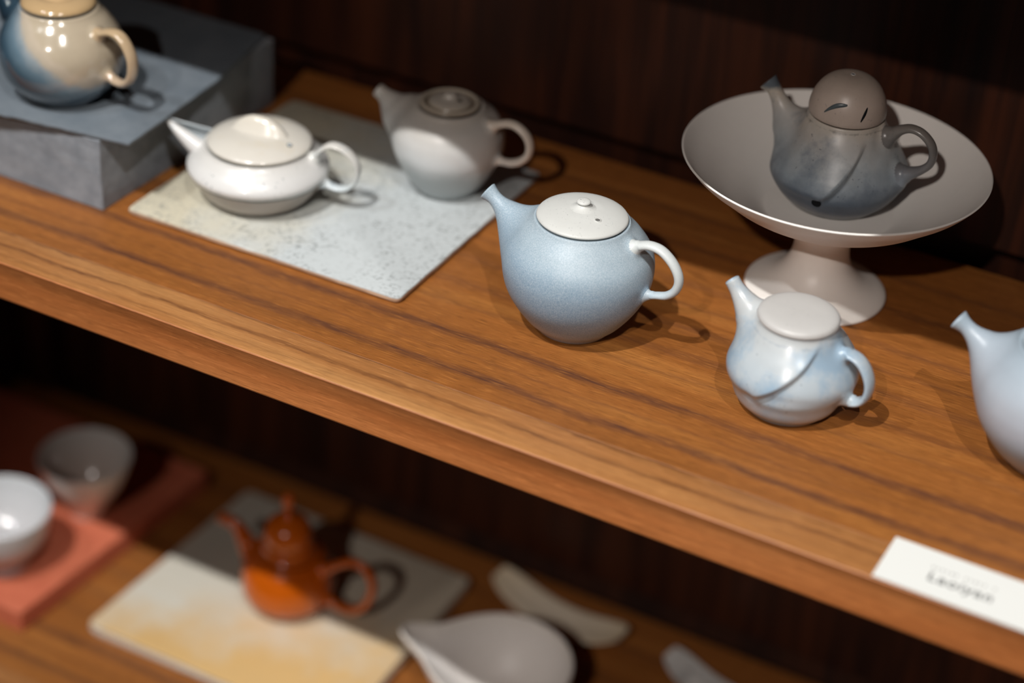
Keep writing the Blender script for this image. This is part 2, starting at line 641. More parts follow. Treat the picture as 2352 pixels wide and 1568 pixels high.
# ------------------------------------------------------------------ blue teapot (in focus)
BLUE = ceramic('pale_blue_matt_glaze', [(0.0, (0.302, 0.299, 0.322)), (0.13, (0.311, 0.334, 0.377)), (0.24, (0.197, 0.290, 0.396)), (0.5, (0.197, 0.308, 0.423)),
                                        (0.68, (0.235, 0.352, 0.460)), (0.86, (0.336, 0.440, 0.515)), (1.0, (0.353, 0.449, 0.515))], 0.077, 0.44, grain=0.30,
               mottle=0.10, mscale=34, xtilt=0.16, edge_noise=0.09, spec=0.4)
BLUEH = ceramic('pale_blue_handle_glaze', [(0.0, (0.36, 0.48, 0.58)), (0.5, (0.40, 0.51, 0.60)), (0.72, (0.60, 0.66, 0.67)), (1.0, (0.66, 0.69, 0.68))], 0.077, 0.42, grain=0.10, mottle=0.05)
CREAM = ceramic('chalk_white_lid_glaze', [(0, (0.64, 0.65, 0.625)), (1, (0.69, 0.70, 0.68))], 0.02, 0.42, speck=0.7, mottle=0.05, spec=0.4, sscale=900)


def blue_pot(loc, rotz, label, k=1.0, mats=(BLUE, BLUE, BLUEH, CREAM), group=None):
    body_m, spout_m, handle_m, lid_m = mats
    t = thing('teapot', label, 'teapot', loc, rotz, group)
    rs = [r * k for r in (0.0228, 0.0315, 0.0385, 0.0437, 0.0464, 0.0470, 0.0448, 0.0382, 0.0296)]
    h = 0.0768
    pot_body(rs, h, 0.0280 * k, body_m, t, [])
    pot_spout([(-0.0240, 0.0440), (-0.0345, 0.0505), (-0.0418, 0.0557), (-0.0472, 0.0597), (-0.0521, 0.0633), (-0.0571, 0.0668), (-0.0620, 0.0702), (-0.0672, 0.0733)],
              [0.0215, 0.0200, 0.0166, 0.0128, 0.0089, 0.0058, 0.0047, 0.0062], spout_m, t)
    pot_handle([(0.030 * k, 0.0655), (0.0350, 0.0685), (0.0410, 0.0720), (0.0470, 0.0740), (0.0545, 0.0733), (0.0617, 0.0685), (0.0666, 0.0620), (0.0681, 0.0556),
                (0.0662, 0.0492), (0.0613, 0.0444), (0.0546, 0.0420), (0.0490, 0.0400), (0.0430 * k, 0.0380)],
               [0.0046, 0.0034, 0.0028, 0.0026, 0.0026, 0.0027, 0.0027, 0.0027, 0.0027, 0.0025, 0.0022, 0.0025, 0.0040],
               [0.0056, 0.0048, 0.0042, 0.0040, 0.0039, 0.0038, 0.0037, 0.0036, 0.0036, 0.0035, 0.0033, 0.0034, 0.0048], handle_m, t)
    R = 0.0280
    lid = obj('lid', lathe(fine([(0.0, 0.0002), (0.012, 0.0002), (0.022, 0.0004), (0.0268, 0.0005), (0.0280, 0.0012), (0.0281, 0.0020), (0.0272, 0.0030), (0.0245, 0.0043),
                                 (0.0205, 0.0055), (0.0150, 0.0066), (0.0100, 0.0073), (0.0, 0.0078)], 60), 96), lid_m, t)
    lid.location = (0, 0, h)
    obj('knob', lathe(fine([(0.0085, 0.0073), (0.0062, 0.0080), (0.0044, 0.0090), (0.0034, 0.0100), (0.0034, 0.0106), (0.0042, 0.0111), (0.0043, 0.0117), (0.0038, 0.0124), (0.0022, 0.0129), (0.0, 0.0130)], 40), 40), lid_m, lid)
    hole(lid, (0.0138, -0.0068, 0.00665), (0.10, -0.05, 1), 0.0017, lid_m, HOLEG)
    return t


blue_pot((0.0014, -0.0022, 0.0), math.radians(-3), 'pale blue matt round teapot with white domed lid, in sharp focus at the middle')
WHITEBLUE = ceramic('whitish_blue_glaze', [(0.0, (0.36, 0.33, 0.32)), (0.12, (0.34, 0.35, 0.37)), (0.3, (0.32, 0.41, 0.49)), (0.5, (0.45, 0.49, 0.56)), (0.7, (0.44, 0.48, 0.54)), (1.0, (0.36, 0.44, 0.51))], 0.077, 0.36, mottle=0.10, mscale=30)
blue_pot((0.2991, 0.0199, 0.0), math.radians(0), 'milky blue teapot cut off by the right edge', 1.05,
         (WHITEBLUE, WHITEBLUE, WHITEBLUE, CREAM))

# ------------------------------------------------------------------ small folded white teapot
SMALLM = ceramic('white_and_blue_brushed_glaze', [(0.0, (0.54, 0.52, 0.52)), (0.20, (0.44, 0.45, 0.47)), (0.36, (0.47, 0.55, 0.61)), (0.62, (0.49, 0.56, 0.61)), (1.0, (0.56, 0.59, 0.60))],
                 0.059, 0.28, speck=0.5, mottle=0.10, mscale=38, patch=((0.24, 0.36, 0.48), 27, 0.45, 0.62, 0.8), edge_noise=0.12, coat=0.25, sscale=420, rim=(0.0548, (0.26, 0.31, 0.37)))
SMALLL = ceramic('warm_white_satin_lid', [(0, (0.555, 0.545, 0.535)), (1, (0.575, 0.565, 0.545))], 0.01, 0.36, mottle=0.05, speck=0.3)
t = thing('teapot', 'small white and blue faceted teapot with flat knobless lid, near the front of the shelf', 'teapot', (0.1472, -0.0102, 0), math.radians(-4))
rs = [0.0243, 0.0308, 0.0342, 0.0372, 0.0386, 0.0364, 0.0322, 0.0275, 0.0236]
pot_body(rs, 0.0590, 0.0226, SMALLM, t, [((0.037 * math.cos(math.radians(-105)), 0.037 * math.sin(math.radians(-105)), 0.0205), (0.26, 0.97, 0), 0.0016, 0.0040)],
         flute=(3, math.radians(-104), math.radians(44) / 0.024, 0.0205, 0.0044, 0.058), seg=300)
pot_spout([(-0.014, 0.0365), (-0.0200, 0.0430), (-0.0250, 0.0483), (-0.0290, 0.0527), (-0.0329, 0.0570), (-0.0369, 0.0613), (-0.0409, 0.0657), (-0.0445, 0.0699)],
          [0.0160, 0.0152, 0.0132, 0.0107, 0.0083, 0.0062, 0.0048, 0.0045], SMALLM, t)
pot_handle([(0.0225, 0.0425), (0.0285, 0.0462), (0.0345, 0.0490), (0.0410, 0.0472), (0.0460, 0.0420), (0.0492, 0.0345), (0.0492, 0.0270), (0.0462, 0.0212), (0.0405, 0.0185), (0.0345, 0.0198), (0.030, 0.0215)],
           [0.0052, 0.0030, 0.0024, 0.0023, 0.0023, 0.0023, 0.0023, 0.0023, 0.0024, 0.0034, 0.0060],
           [0.0070, 0.0060, 0.0056, 0.0056, 0.0058, 0.0060, 0.0060, 0.0058, 0.0054, 0.0058, 0.0070], SMALLM, t)
lid = obj('lid', lathe(fine([(0, 0.0001), (0.010, 0.0001), (0.0205, 0.0002), (0.0230, 0.0005), (0.0242, 0.0018), (0.0242, 0.0032), (0.0230, 0.0050), (0.0195, 0.0063), (0.0130, 0.0071), (0.006, 0.0074), (0.0, 0.0074)], 60), 96), SMALLL, t)
lid.location = (0, 0, 0.0592)

# ------------------------------------------------------------------ footed bowl and the dark teapot in it
BOWLM = ceramic('matt_greige_white_glaze', [(0, (0.83, 0.795, 0.75)), (1, (0.82, 0.79, 0.75))], 0.1, 0.40, mottle=0.03, spec=0.45, lit=1.0)
t = thing('footed_bowl', 'wide matt off-white pedestal bowl holding the dark grey teapot', 'bowl', (0.1154, 0.1248, 0))
prof = [(0, 0.0035), (0.030, 0.0022), (0.043, 0.0008), (0.0452, 0.0), (0.0462, 0.0012), (0.0456, 0.0030), (0.0425, 0.0048), (0.0360, 0.0074), (0.0300, 0.0107), (0.0245, 0.0160), (0.0205, 0.0225),
        (0.0182, 0.0310), (0.0183, 0.0400), (0.0215, 0.0458), (0.0300, 0.0500)]
up_ = [(0.0291, 0.0494), (0.0430, 0.0573), (0.0567, 0.0651), (0.0704, 0.0730), (0.0806, 0.0809), (0.0905, 0.0888), (0.0965, 0.0955)]
inn = [(0.0972, 0.0964), (0.0974, 0.0970), (0.0966, 0.0973), (0.0957, 0.0968), (0.0885, 0.0895), (0.0790, 0.0822), (0.0690, 0.0752), (0.0560, 0.0680), (0.0440, 0.0612), (0.0385, 0.0602), (0.030, 0.0600), (0.015, 0.0600), (0, 0.0600)]
obj('foot', lathe(fine(prof, 90) + [(0.012, 0.0515), (0, 0.0515)], 112), BOWLM, t)
obj('dish', lathe([(0, 0.0500), (0.016, 0.0490)] + fine(up_, 50) + fine(inn, 80), 144), BOWLM, t)

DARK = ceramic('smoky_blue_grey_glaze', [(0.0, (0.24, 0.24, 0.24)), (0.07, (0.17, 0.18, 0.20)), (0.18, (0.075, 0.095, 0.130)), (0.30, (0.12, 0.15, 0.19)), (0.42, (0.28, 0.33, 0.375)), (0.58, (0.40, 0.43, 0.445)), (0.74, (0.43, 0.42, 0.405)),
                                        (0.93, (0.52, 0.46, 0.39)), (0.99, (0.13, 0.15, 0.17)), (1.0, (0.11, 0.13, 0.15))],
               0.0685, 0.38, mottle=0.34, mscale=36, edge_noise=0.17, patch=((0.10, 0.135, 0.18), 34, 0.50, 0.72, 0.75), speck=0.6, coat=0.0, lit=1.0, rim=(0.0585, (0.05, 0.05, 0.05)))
DARKL = ceramic('brown_grey_lid_glaze', [(0, (0.459, 0.372, 0.318)), (0.5, (0.481, 0.394, 0.339)), (1, (0.329, 0.274, 0.230))], 0.028, 0.38, mottle=0.14, speck=0.6, coat=0.0, lit=1.0)
DARKH = ceramic('dark_streaked_handle_glaze', [(0, (0.210, 0.245, 0.298)), (0.35, (0.350, 0.420, 0.507)), (0.55, (0.175, 0.175, 0.184)), (1, (0.184, 0.166, 0.149))], 0.066, 0.30, mottle=0.25, speck=0.6, coat=0.05, lit=1.0)
t = thing('teapot', 'dark smoky blue-grey teapot with helmet lid inside the pedestal bowl', 'teapot', (0.1130, 0.1393, 0.0606), math.radians(-3))
rs = [0.0290, 0.0364, 0.0418, 0.0438, 0.0413, 0.0370, 0.0326, 0.0280, 0.0243]
pot_body(rs, 0.0605, 0.0226, DARK, t, [((0.042 * math.cos(math.radians(-84)), 0.042 * math.sin(math.radians(-84)), 0.0165), (-0.1, 1, 0), 0.0012, 0.0026)],
         flute=(3, math.radians(-84), math.radians(25) / 0.023, 0.0175, 0.0050, 0.056), seg=300)
pot_spout([(-0.019, 0.0300), (-0.0290, 0.0375), (-0.0360, 0.0438), (-0.0402, 0.0488), (-0.0438, 0.0536), (-0.0471, 0.0584), (-0.0506, 0.0630), (-0.0548, 0.0666)],
          [0.0185, 0.0170, 0.0130, 0.0092, 0.0064, 0.0050, 0.0048, 0.0064], DARK, t)
pot_handle([(0.0250, 0.0500), (0.0310, 0.0555), (0.0365, 0.0605), (0.0431, 0.0634), (0.0505, 0.0622), (0.0572, 0.0568), (0.0596, 0.0500), (0.0585, 0.0435), (0.0540, 0.0383), (0.0475, 0.0340), (0.0400, 0.0300)],
           [0.0070, 0.0050, 0.0032, 0.0026, 0.0025, 0.0025, 0.0025, 0.0025, 0.0028, 0.0042, 0.0075],
           [0.0080, 0.0062, 0.0046, 0.0040, 0.0038, 0.0038, 0.0038, 0.0038, 0.0042, 0.0055, 0.0080], DARKH, t)
a_ = math.radians(-84)
hole(t, (0.0428 * math.cos(a_), 0.0428 * math.sin(a_), 0.0168), (math.cos(a_), math.sin(a_), -0.35), 0.0023, HOLLOW_SHADE, HOLLOW_SHADE, 'pit')
lid = obj('lid', lathe(fine([(0, 0.0001), (0.012, 0.0001), (0.0215, 0.0002), (0.0236, 0.0006), (0.0243, 0.0022), (0.0243, 0.0055), (0.0234, 0.0102), (0.0214, 0.0152), (0.0180, 0.0203), (0.0130, 0.0243), (0.0070, 0.0263), (0, 0.0267)], 70), 96), DARKL, t)
lid.location = (0, 0, 0.0610)
hole(lid, (0.0, 0.0, 0.0267), (0, 0, 1), 0.0012, SMALLL, HOLLOW_SHADE)


def dome_pt(th, z, off=0.0):
    ks = [(0.0243, 0.0022), (0.0243, 0.0055), (0.0234, 0.0102), (0.0214, 0.0152), (0.0180, 0.0203), (0.0130, 0.0243)]
    r = ks[-1][0]
    for (r0, z0), (r1, z1) in zip(ks, ks[1:]):
        if z0 <= z <= z1:
            r = r0 + (r1 - r0) * (z - z0) / (z1 - z0)
    return Vector(((r + off) * math.cos(th), (r + off) * math.sin(th), z))


def gash(pts, wid, mat, parent):
    """a thin lens-shaped cut lying on the dome"""
    bm = bmesh.new()
    n = 14
    L, R2 = [], []
    for i in range(n):
        u = i / (n - 1)
        th = math.radians(cr([p[0] for p in pts], u))
        z = cr([p[1] for p in pts], u)
        w_ = wid * math.sin(PI * (0.06 + 0.88 * u)) ** 0.8
        L.append(bm.verts.new(dome_pt(th, z + w_, 0.00035)))
        R2.append(bm.verts.new(dome_pt(th, z - w_, 0.00035)))
    for i in range(n - 1):
        bm.faces.new((L[i], L[i + 1], R2[i + 1], R2[i]))
    ex = bmesh.ops.extrude_face_region(bm, geom=bm.faces[:])
    for v in [g for g in ex['geom'] if isinstance(g, bmesh.types.BMVert)]:
        v.co *= Vector((0.94, 0.94, 1.0))
    return obj('gash', bm, mat, parent)


GASH = ceramic('blue_grey_cut_glaze', [(0, (0.07, 0.09, 0.10)), (1, (0.10, 0.12, 0.13))], 0.02, 0.3, mottle=0.3, lit=1.0)
gash([(-106, 0.0080), (-97, 0.0118), (-86, 0.0142), (-72, 0.0152)], 0.0015, GASH, lid)
gash([(-49, 0.0062), (-44, 0.0100), (-38, 0.0140)], 0.0016, HOLLOW_SHADE, lid)

# ------------------------------------------------------------------ stoneware tray with two pots
def slab(name, pts, z0, z1, mat, label=None, cat=None, round_=0.004, wob=0.0005, bev=0.0012, parent=None, sub=None):
    """flat slab with a hand-cut outline: corners rounded, edges slightly uneven"""
    out = []
    n = len(pts)
    for i in range(n):
        p, a, b = Vector((*pts[i], 0)), Vector((*pts[i - 1], 0)), Vector((*pts[(i + 1) % n], 0))
        da, db = (a - p).normalized(), (b - p).normalized()
        for k in range(5):
            u = k / 4
            q = p + da * round_ * (1 - u) ** 2 + db * round_ * u ** 2
            out.append(q)
        m_ = 26
        s_, e_ = p + db * round_, b + (p - b).normalized() * round_
        for k in range(1, m_):
            out.append(s_.lerp(e_, k / m_))
    c = sum(out, Vector()) / len(out)
    bm = bmesh.new()
    loops = []
    for (z, ins) in ((z0 + 0.0006, bev), (z0 + (z1 - z0) * 0.35, 0.0002), (z1 - bev, 0.0), (z1 - bev * 0.3, bev * 0.3), (z1, bev)):
        lp = []
        for q in out:
            d = (c - q).normalized()
            nz = noise.noise(Vector((q.x * 220, q.y * 220, z * 400))) * wob
            v = q + d * (ins + nz)
            lp.append(bm.verts.new((v.x, v.y, z)))
        loops.append(lp)
    N = len(out)
    for a, b in zip(loops, loops[1:]):
        for k in range(N):
            bm.faces.new((a[k], a[(k + 1) % N], b[(k + 1) % N], b[k]))
    bm.faces.new(list(reversed(loops[0])))
    bm.faces.new(loops[-1])
    o = obj(name, bm, mat, parent)
    sharp(o, 35)
    if label:
        tag(o, label, cat)
    return o


def tile_mat(name, warm, cool, x0, x1, zt, speck_amt=0.6, edge=(0.46, 0.31, 0.21), stain=None):
    s = NT(name)
    X, Y, Z = s.sep()
    n1 = s.noise(s.mapping(), 26, 5, 0.62)
    f = s.math('ADD', s.math('DIVIDE', s.math('SUBTRACT', X, x0), x1 - x0), s.math('MULTIPLY', s.math('SUBTRACT', n1, 0.5), 0.9))
    col = s.ramp(f, [(0.15, warm), (0.8, cool)])
    if stain:
        n3 = s.noise(s.mapping((1, 1, 1), (3, 3, 3)), 30, 5, 0.6)
        g = s.math('ADD', s.math('MULTIPLY', s.math('SUBTRACT', 0.06, Y), 7.0), s.math('SUBTRACT', n3, 0.62))
        g = s.math('ADD', g, s.math('MULTIPLY', s.math('SUBTRACT', X, -0.30), 2.2))
        col = s.mix(s.ramp(g, [(0.0, 0.0), (0.55, 1.0)]), col, stain)
    n4 = s.noise(s.mapping((1, 1, 1), (5, 2, 1)), 330, 4, 0.65)
    n5 = s.noise(s.mapping((1, 1, 1), (2, 8, 1)), 48, 4, 0.6)
    k = s.math('MULTIPLY', s.ramp(n4, [(0.50, 0.0), (0.66, 1.0)]), s.ramp(n5, [(0.40, 0.12), (0.60, 1.0)]))
    col = s.mix(s.math('MULTIPLY', k, speck_amt), col, (0.16, 0.17, 0.17))
    col = s.mix(s.math('LESS_THAN', Z, zt - 0.0013), col, edge)
    if stain:
        # dark line where the top glaze breaks at the rim
        ln = s.math('MULTIPLY', s.math('LESS_THAN', Z, zt - 0.0010), s.math('GREATER_THAN', Z, zt - 0.0024))
        col = s.mix(s.math('MULTIPLY', ln, 0.75), col, (0.12, 0.11, 0.10))
    s.color(col)
    s.rough(0.52)
    s.bump(s.math('ADD', n4, s.math('MULTIPLY', n1, 0.5)), 0.12, 0.0006)
    return s.m


TRAYM = tile_mat('speckled_cream_tile_glaze', (0.53, 0.49, 0.38), (0.475, 0.51, 0.52), -0.30, -0.15, 0.005, 0.7)
slab('ceramic_tray', [(-0.3115, -0.0440), (-0.1015, -0.0425), (-0.1035, 0.1585), (-0.3105, 0.1560)], 0.0, 0.0050, TRAYM,
     'rectangular speckled cream ceramic tray on the shelf, under the flat white and grey teapots', 'tray', 0.005, 0.0007)

# flat white teapot
FLATM = ceramic('glossy_crackled_white_glaze', [(0.0, (0.045, 0.055, 0.05)), (0.04, (0.06, 0.065, 0.06)), (0.075, (0.36, 0.31, 0.27)), (0.475, (0.37, 0.32, 0.28)), (0.495, (0.08, 0.10, 0.09)), (0.52, (0.10, 0.12, 0.11)), (0.55, (0.72, 0.72, 0.71)), (0.75, (0.74, 0.74, 0.73)), (1.0, (0.70, 0.69, 0.66))],
                0.040, 0.30, mottle=0.04, speck=0.7, coat=0.2, edge_noise=0.03, mscale=46, speck_col=(0.16, 0.20, 0.22), sscale=360)
FLATW = ceramic('glossy_white_part_glaze', [(0.0, (0.74, 0.75, 0.76)), (1.0, (0.72, 0.71, 0.69))], 0.05, 0.2, mottle=0.05, coat=0.5, patch=((0.42, 0.50, 0.56), 60, 0.58, 0.74, 0.6))
FLATIN = ceramic('blue_grey_inner_spout_glaze', [(0, (0.40, 0.46, 0.50)), (1, (0.46, 0.51, 0.54))], 0.05, 0.25, mottle=0.25)
FLATL = ceramic('glossy_ivory_lid_glaze', [(0.0, (0.10, 0.12, 0.11)), (0.06, (0.42, 0.40, 0.34)), (0.12, (0.70, 0.67, 0.61)), (1.0, (0.70, 0.65, 0.56))], 0.022, 0.22, mottle=0.05, coat=0.5, patch=((0.58, 0.48, 0.32), 42, 0.58, 0.72, 0.35), edge_noise=0.02)
FLATH = ceramic('white_handle_blue_edge_glaze', [(0.0, (0.55, 0.62, 0.68)), (0.25, (0.58, 0.66, 0.71)), (0.6, (0.66, 0.68, 0.66)), (1.0, (0.66, 0.64, 0.60))], 0.05, 0.22, mottle=0.08, coat=0.5, patch=((0.28, 0.37, 0.44), 50, 0.55, 0.7, 0.7))
t = thing('teapot', 'low flat glossy white teapot with strap lid, on the left front of the cream tray', 'teapot', (-0.2490, 0.0197, 0.0050), math.radians(13))
rs = [0.0295, 0.0358, 0.0395, 0.0428, 0.0457, 0.0478, 0.0452, 0.0405, 0.0362]
HF = 0.0395
pot_body(rs, HF, 0.0350, FLATM, t, [])
lid = obj('lid', lathe(fine([(0, 0.0), (0.02, 0.0), (0.0335, 0.0), (0.0349, 0.0010), (0.0351, 0.0022), (0.0343, 0.0034), (0.0315, 0.0052), (0.0265, 0.0072), (0.0200, 0.0088), (0.0120, 0.0098), (0, 0.0102)], 60), 96), FLATL, t)
lid.location = (0.0012, 0, HF + 0.0006)
# arched strap across the lid
bm = bmesh.new()
rows = []
N = 28
for i in range(N):
    u = -1 + 2 * i / (N - 1)
    x = 0.0225 * u
    hgt = 0.0100 * max(0.0, 1 - abs(u) ** 2.4)
    zb = 0.0102 - 0.0102 * (x / 0.036) ** 2 - 0.0015
    row = []
    for v, q in ((-1.0, 0.0), (-0.74, 0.30), (-0.42, 0.72), (-0.20, 0.97), (0.0, 1.0), (0.20, 0.97), (0.36, 0.72), (0.46, 0.30), (0.6, 0.0)):
        row.append(bm.verts.new((x, v * (0.0088 * (1 - 0.5 * abs(u) ** 3)), zb + 0.0005 + (hgt + 0.001) * q)))
    rows.append(row)
for a, b in zip(rows, rows[1:]):
    for k in range(8):
        bm.faces.new((a[k], a[k + 1], b[k + 1], b[k]))
bm.faces.new(rows[0])
bm.faces.new(list(reversed(rows[-1])))
st = obj('strap', bm, FLATL, lid)
st.rotation_euler = (0, 0, math.radians(-4))
hole(lid, (0.0245, -0.0095, 0.0078), (0.25, -0.1, 1), 0.0013, FLATL, FLATH)
# open pouring beak: a tapering trough
bm = bmesh.new()
rows = []
N = 22
for i in range(N):
    u = i / (N - 1)
    d = -0.0300 - 0.0360 * u
    wdt = 0.0175 * (1 - u) ** 0.85 + 0.0012
    top = 0.0395 + 0.0075 * u ** 1.3
    dep = 0.0240 * (1 - u) ** 0.85 + 0.0025
    row = []
    th_ = 0.0017
    g_ = 0.62 - 0.30 * u                       # half angle of the slot along the top
    zc = top - dep * 0.42
    for k in range(17):
        a = PI / 2 + g_ + (2 * PI - 2 * g_) * k / 16
        row.append(bm.verts.new((d, math.cos(a) * wdt, zc + math.sin(a) * dep * (0.46 if math.sin(a) > 0 else 0.62))))
    for k in range(16, -1, -1):
        a = PI / 2 + g_ + (2 * PI - 2 * g_) * k / 16
        row.append(bm.verts.new((d, math.cos(a) * max(wdt - th_, 0.0002), zc + math.sin(a) * max(dep - th_ * 1.6, 0.0002) * (0.46 if math.sin(a) > 0 else 0.62))))
    rows.append(row)
K = len(rows[0])
for a, b in zip(rows, rows[1:]):
    for k in range(K):
        bm.faces.new((a[k], a[(k + 1) % K], b[(k + 1) % K], b[k]))
bm.faces.new(rows[0])
bm.faces.new(list(reversed(rows[-1])))
for f_ in bm.faces:
    f_.material_index = 0
bm.faces.ensure_lookup_table()
for i_ in range(21 * K):
    if (i_ % K) >= 16:
        bm.faces[i_].material_index = 1
obj('spout', bm, [FLATW, FLATIN], t)
pot_handle([(0.038, 0.0330), (0.0415, 0.0385), (0.0450, 0.0438), (0.0520, 0.0482), (0.0608, 0.0465), (0.0677, 0.0405), (0.0705, 0.0330), (0.0690, 0.0248), (0.0640, 0.0188), (0.0572, 0.0168), (0.0505, 0.0178), (0.0420, 0.0195)],
           [0.0034, 0.0022, 0.0018, 0.0017, 0.0017, 0.0017, 0.0017, 0.0017, 0.0017, 0.0018, 0.0020, 0.0034],
           [0.0052, 0.0046, 0.0044, 0.0044, 0.0044, 0.0044, 0.0044, 0.0044, 0.0042, 0.0040, 0.0040, 0.0048], FLATH, t)

# grey-white teapot
GREYM = ceramic('pale_grey_satin_glaze', [(0.0, (0.34, 0.37, 0.375)), (0.35, (0.38, 0.415, 0.42)), (0.55, (0.57, 0.59, 0.595)), (0.75, (0.57, 0.565, 0.55)), (1.0, (0.48, 0.445, 0.40))], 0.064, 0.33, mottle=0.05)  # pale band and warm dull top put the fall of light into the colour
GREYL = ceramic('taupe_ringed_lid_glaze', [(0, (0.20, 0.165, 0.13)), (0.20, (0.22, 0.18, 0.14)), (0.34, (0.46, 0.40, 0.32)), (0.42, (0.40, 0.36, 0.31)), (1, (0.52, 0.48, 0.43))], 0.008, 0.30, mottle=0.08, edge_noise=0.01)
GREYH = ceramic('warm_grey_handle_glaze', [(0, (0.60, 0.55, 0.52)), (1, (0.56, 0.49, 0.42))], 0.064, 0.32, mottle=0.05, lit=1.0)
t = thing('teapot', 'plump pale grey teapot with ringed flat lid, half shaded at the tray back', 'teapot', (-0.1487, 0.1011, 0.0050), 0.0)
rs = [0.0195, 0.0257, 0.0304, 0.0346, 0.0377, 0.0385, 0.0374, 0.0335, 0.0240]
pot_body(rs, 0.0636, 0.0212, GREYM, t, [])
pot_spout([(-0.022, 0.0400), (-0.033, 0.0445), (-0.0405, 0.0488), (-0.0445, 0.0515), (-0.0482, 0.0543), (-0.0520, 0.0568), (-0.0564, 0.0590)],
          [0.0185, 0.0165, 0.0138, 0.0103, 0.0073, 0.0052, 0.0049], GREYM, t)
pot_handle([(0.028, 0.0545), (0.0333, 0.0572), (0.0391, 0.0603), (0.0454, 0.0624), (0.0519, 0.0618), (0.0587, 0.0574), (0.0619, 0.0505), (0.0609, 0.0431), (0.0560, 0.0375), (0.0497, 0.0343), (0.0440, 0.0333), (0.0380, 0.0330), (0.034, 0.033)],
           [0.0040, 0.0032, 0.0027, 0.0026, 0.0026, 0.0026, 0.0026, 0.0026, 0.0027, 0.0026, 0.0023, 0.0025, 0.0034],
           [0.0046, 0.0040, 0.0036, 0.0035, 0.0035, 0.0035, 0.0035, 0.0035, 0.0035, 0.0034, 0.0030, 0.0032, 0.0040], GREYH, t)
lid = obj('lid', lathe(fine([(0, 0.0), (0.012, 0.0), (0.0195, 0.0), (0.0209, 0.0006), (0.0208, 0.0018), (0.0196, 0.0028), (0.0182, 0.0030), (0.0170, 0.0022), (0.0160, 0.0010), (0.0152, 0.0012), (0.0143, 0.0026), (0.0120, 0.0042), (0.0085, 0.0050)], 80)
                       + fine([(0.0085, 0.0050), (0.0066, 0.0054), (0.0050, 0.0062), (0.0042, 0.0074), (0.0034, 0.0082), (0.0018, 0.0085), (0, 0.0085)], 24), 96), GREYL, t)
lid.location = (0, 0, 0.0640)
hole(lid, (0.0075, -0.0012, 0.0052), (0.15, 0, 1), 0.0017, GREYL, HOLLOW_SHADE)

# ------------------------------------------------------------------ grey block, slate and tan teapot
def stone(name, c0, c1, rough=0.75, sc=60):
    s = NT(name)
    n1 = s.noise(s.mapping(), sc, 6, 0.62)
    n2 = s.noise(s.mapping(), 420, 4, 0.7)
    s.color(s.mix(s.math('MULTIPLY', n2, 0.35), s.ramp(n1, [(0.32, c0), (0.68, c1)]), tuple(0.6 * c for c in c0)))
    s.rough(rough)
    s.bump(s.math('ADD', n2, n1), 0.35, 0.0009)
    return s.m


BLOCKM = stone('rough_grey_concrete', (0.175, 0.195, 0.222), (0.29, 0.312, 0.342))
SLATEM = stone('blue_grey_slate', (0.115, 0.140, 0.165), (0.165, 0.19, 0.215), 0.6, 40)
bm = box(-0.560, -0.3275, -0.0490, 0.150, 0.0, 0.0525, 0.0010, 2)
bmesh.ops.subdivide_edges(bm, edges=bm.edges[:], cuts=5, use_grid_fill=True)
for v in bm.verts:
    v.co += Vector((noise.noise(v.co * 60), noise.noise(v.co * 60 + Vector((9, 0, 0))), 0)) * 0.0006
    v.co.x += 0.004 * max(0.0, (v.co.y + 0.0525) / 0.2) * (1 if v.co.x > -0.4 else 0)
o = obj('concrete_block', bm, BLOCKM, None, False)
tag(o, 'rough grey concrete block at the left end, under the slate slab', 'block')
slab('slate_slab', [(-0.575, -0.0800), (-0.411, -0.0600), (-0.3053, -0.0455), (-0.3133, 0.0633), (-0.3285, 0.1480), (-0.57, 0.1500)], 0.0525, 0.0555, SLATEM,
     'thin blue-grey slate slab on the concrete block, under the tan and blue teapot', 'slab', 0.0015, 0.0006, 0.0006)

TAN = ceramic('cream_to_blue_running_glaze', [(0.0, (0.008, 0.014, 0.022)), (0.28, (0.014, 0.030, 0.046)), (0.50, (0.05, 0.095, 0.135)), (0.69, (0.135, 0.205, 0.26)), (0.79, (0.28, 0.33, 0.36)), (0.86, (0.49, 0.42, 0.33)), (0.94, (0.54, 0.455, 0.355)), (1.0, (0.50, 0.42, 0.31))],
              0.065, 0.16, xtilt=0.85, edge_noise=0.10, mottle=0.10, mscale=46, coat=0.7)
TANL = ceramic('amber_lid_glaze', [(0.0, (0.06, 0.065, 0.07)), (0.10, (0.10, 0.10, 0.09)), (0.2, (0.50, 0.34, 0.175)), (1.0, (0.60, 0.42, 0.23))], 0.014, 0.14, mottle=0.06, coat=0.7, edge_noise=0.04)
TANH = ceramic('tan_handle_glaze', [(0.0, (0.56, 0.47, 0.43)), (0.4, (0.50, 0.38, 0.27)), (1.0, (0.52, 0.38, 0.23))], 0.06, 0.15, mottle=0.08, coat=0.7)
t = thing('teapot', 'glossy cream teapot running to dark blue below, amber lid, on the slate at top left', 'teapot', (-0.3860, -0.0105, 0.0555), math.radians(-6))
rs = [0.0251, 0.0319, 0.0383, 0.0410, 0.0419, 0.0412, 0.0380, 0.0325, 0.0262]
pot_body(rs, 0.0640, 0.0240, TAN, t, [])
pot_spout([(-0.018, 0.034), (-0.030, 0.0390), (-0.0405, 0.0450), (-0.0480, 0.0530), (-0.0535, 0.0605), (-0.060, 0.0665)], [0.0175, 0.0160, 0.0115, 0.0080, 0.0058, 0.0056], TAN, t)
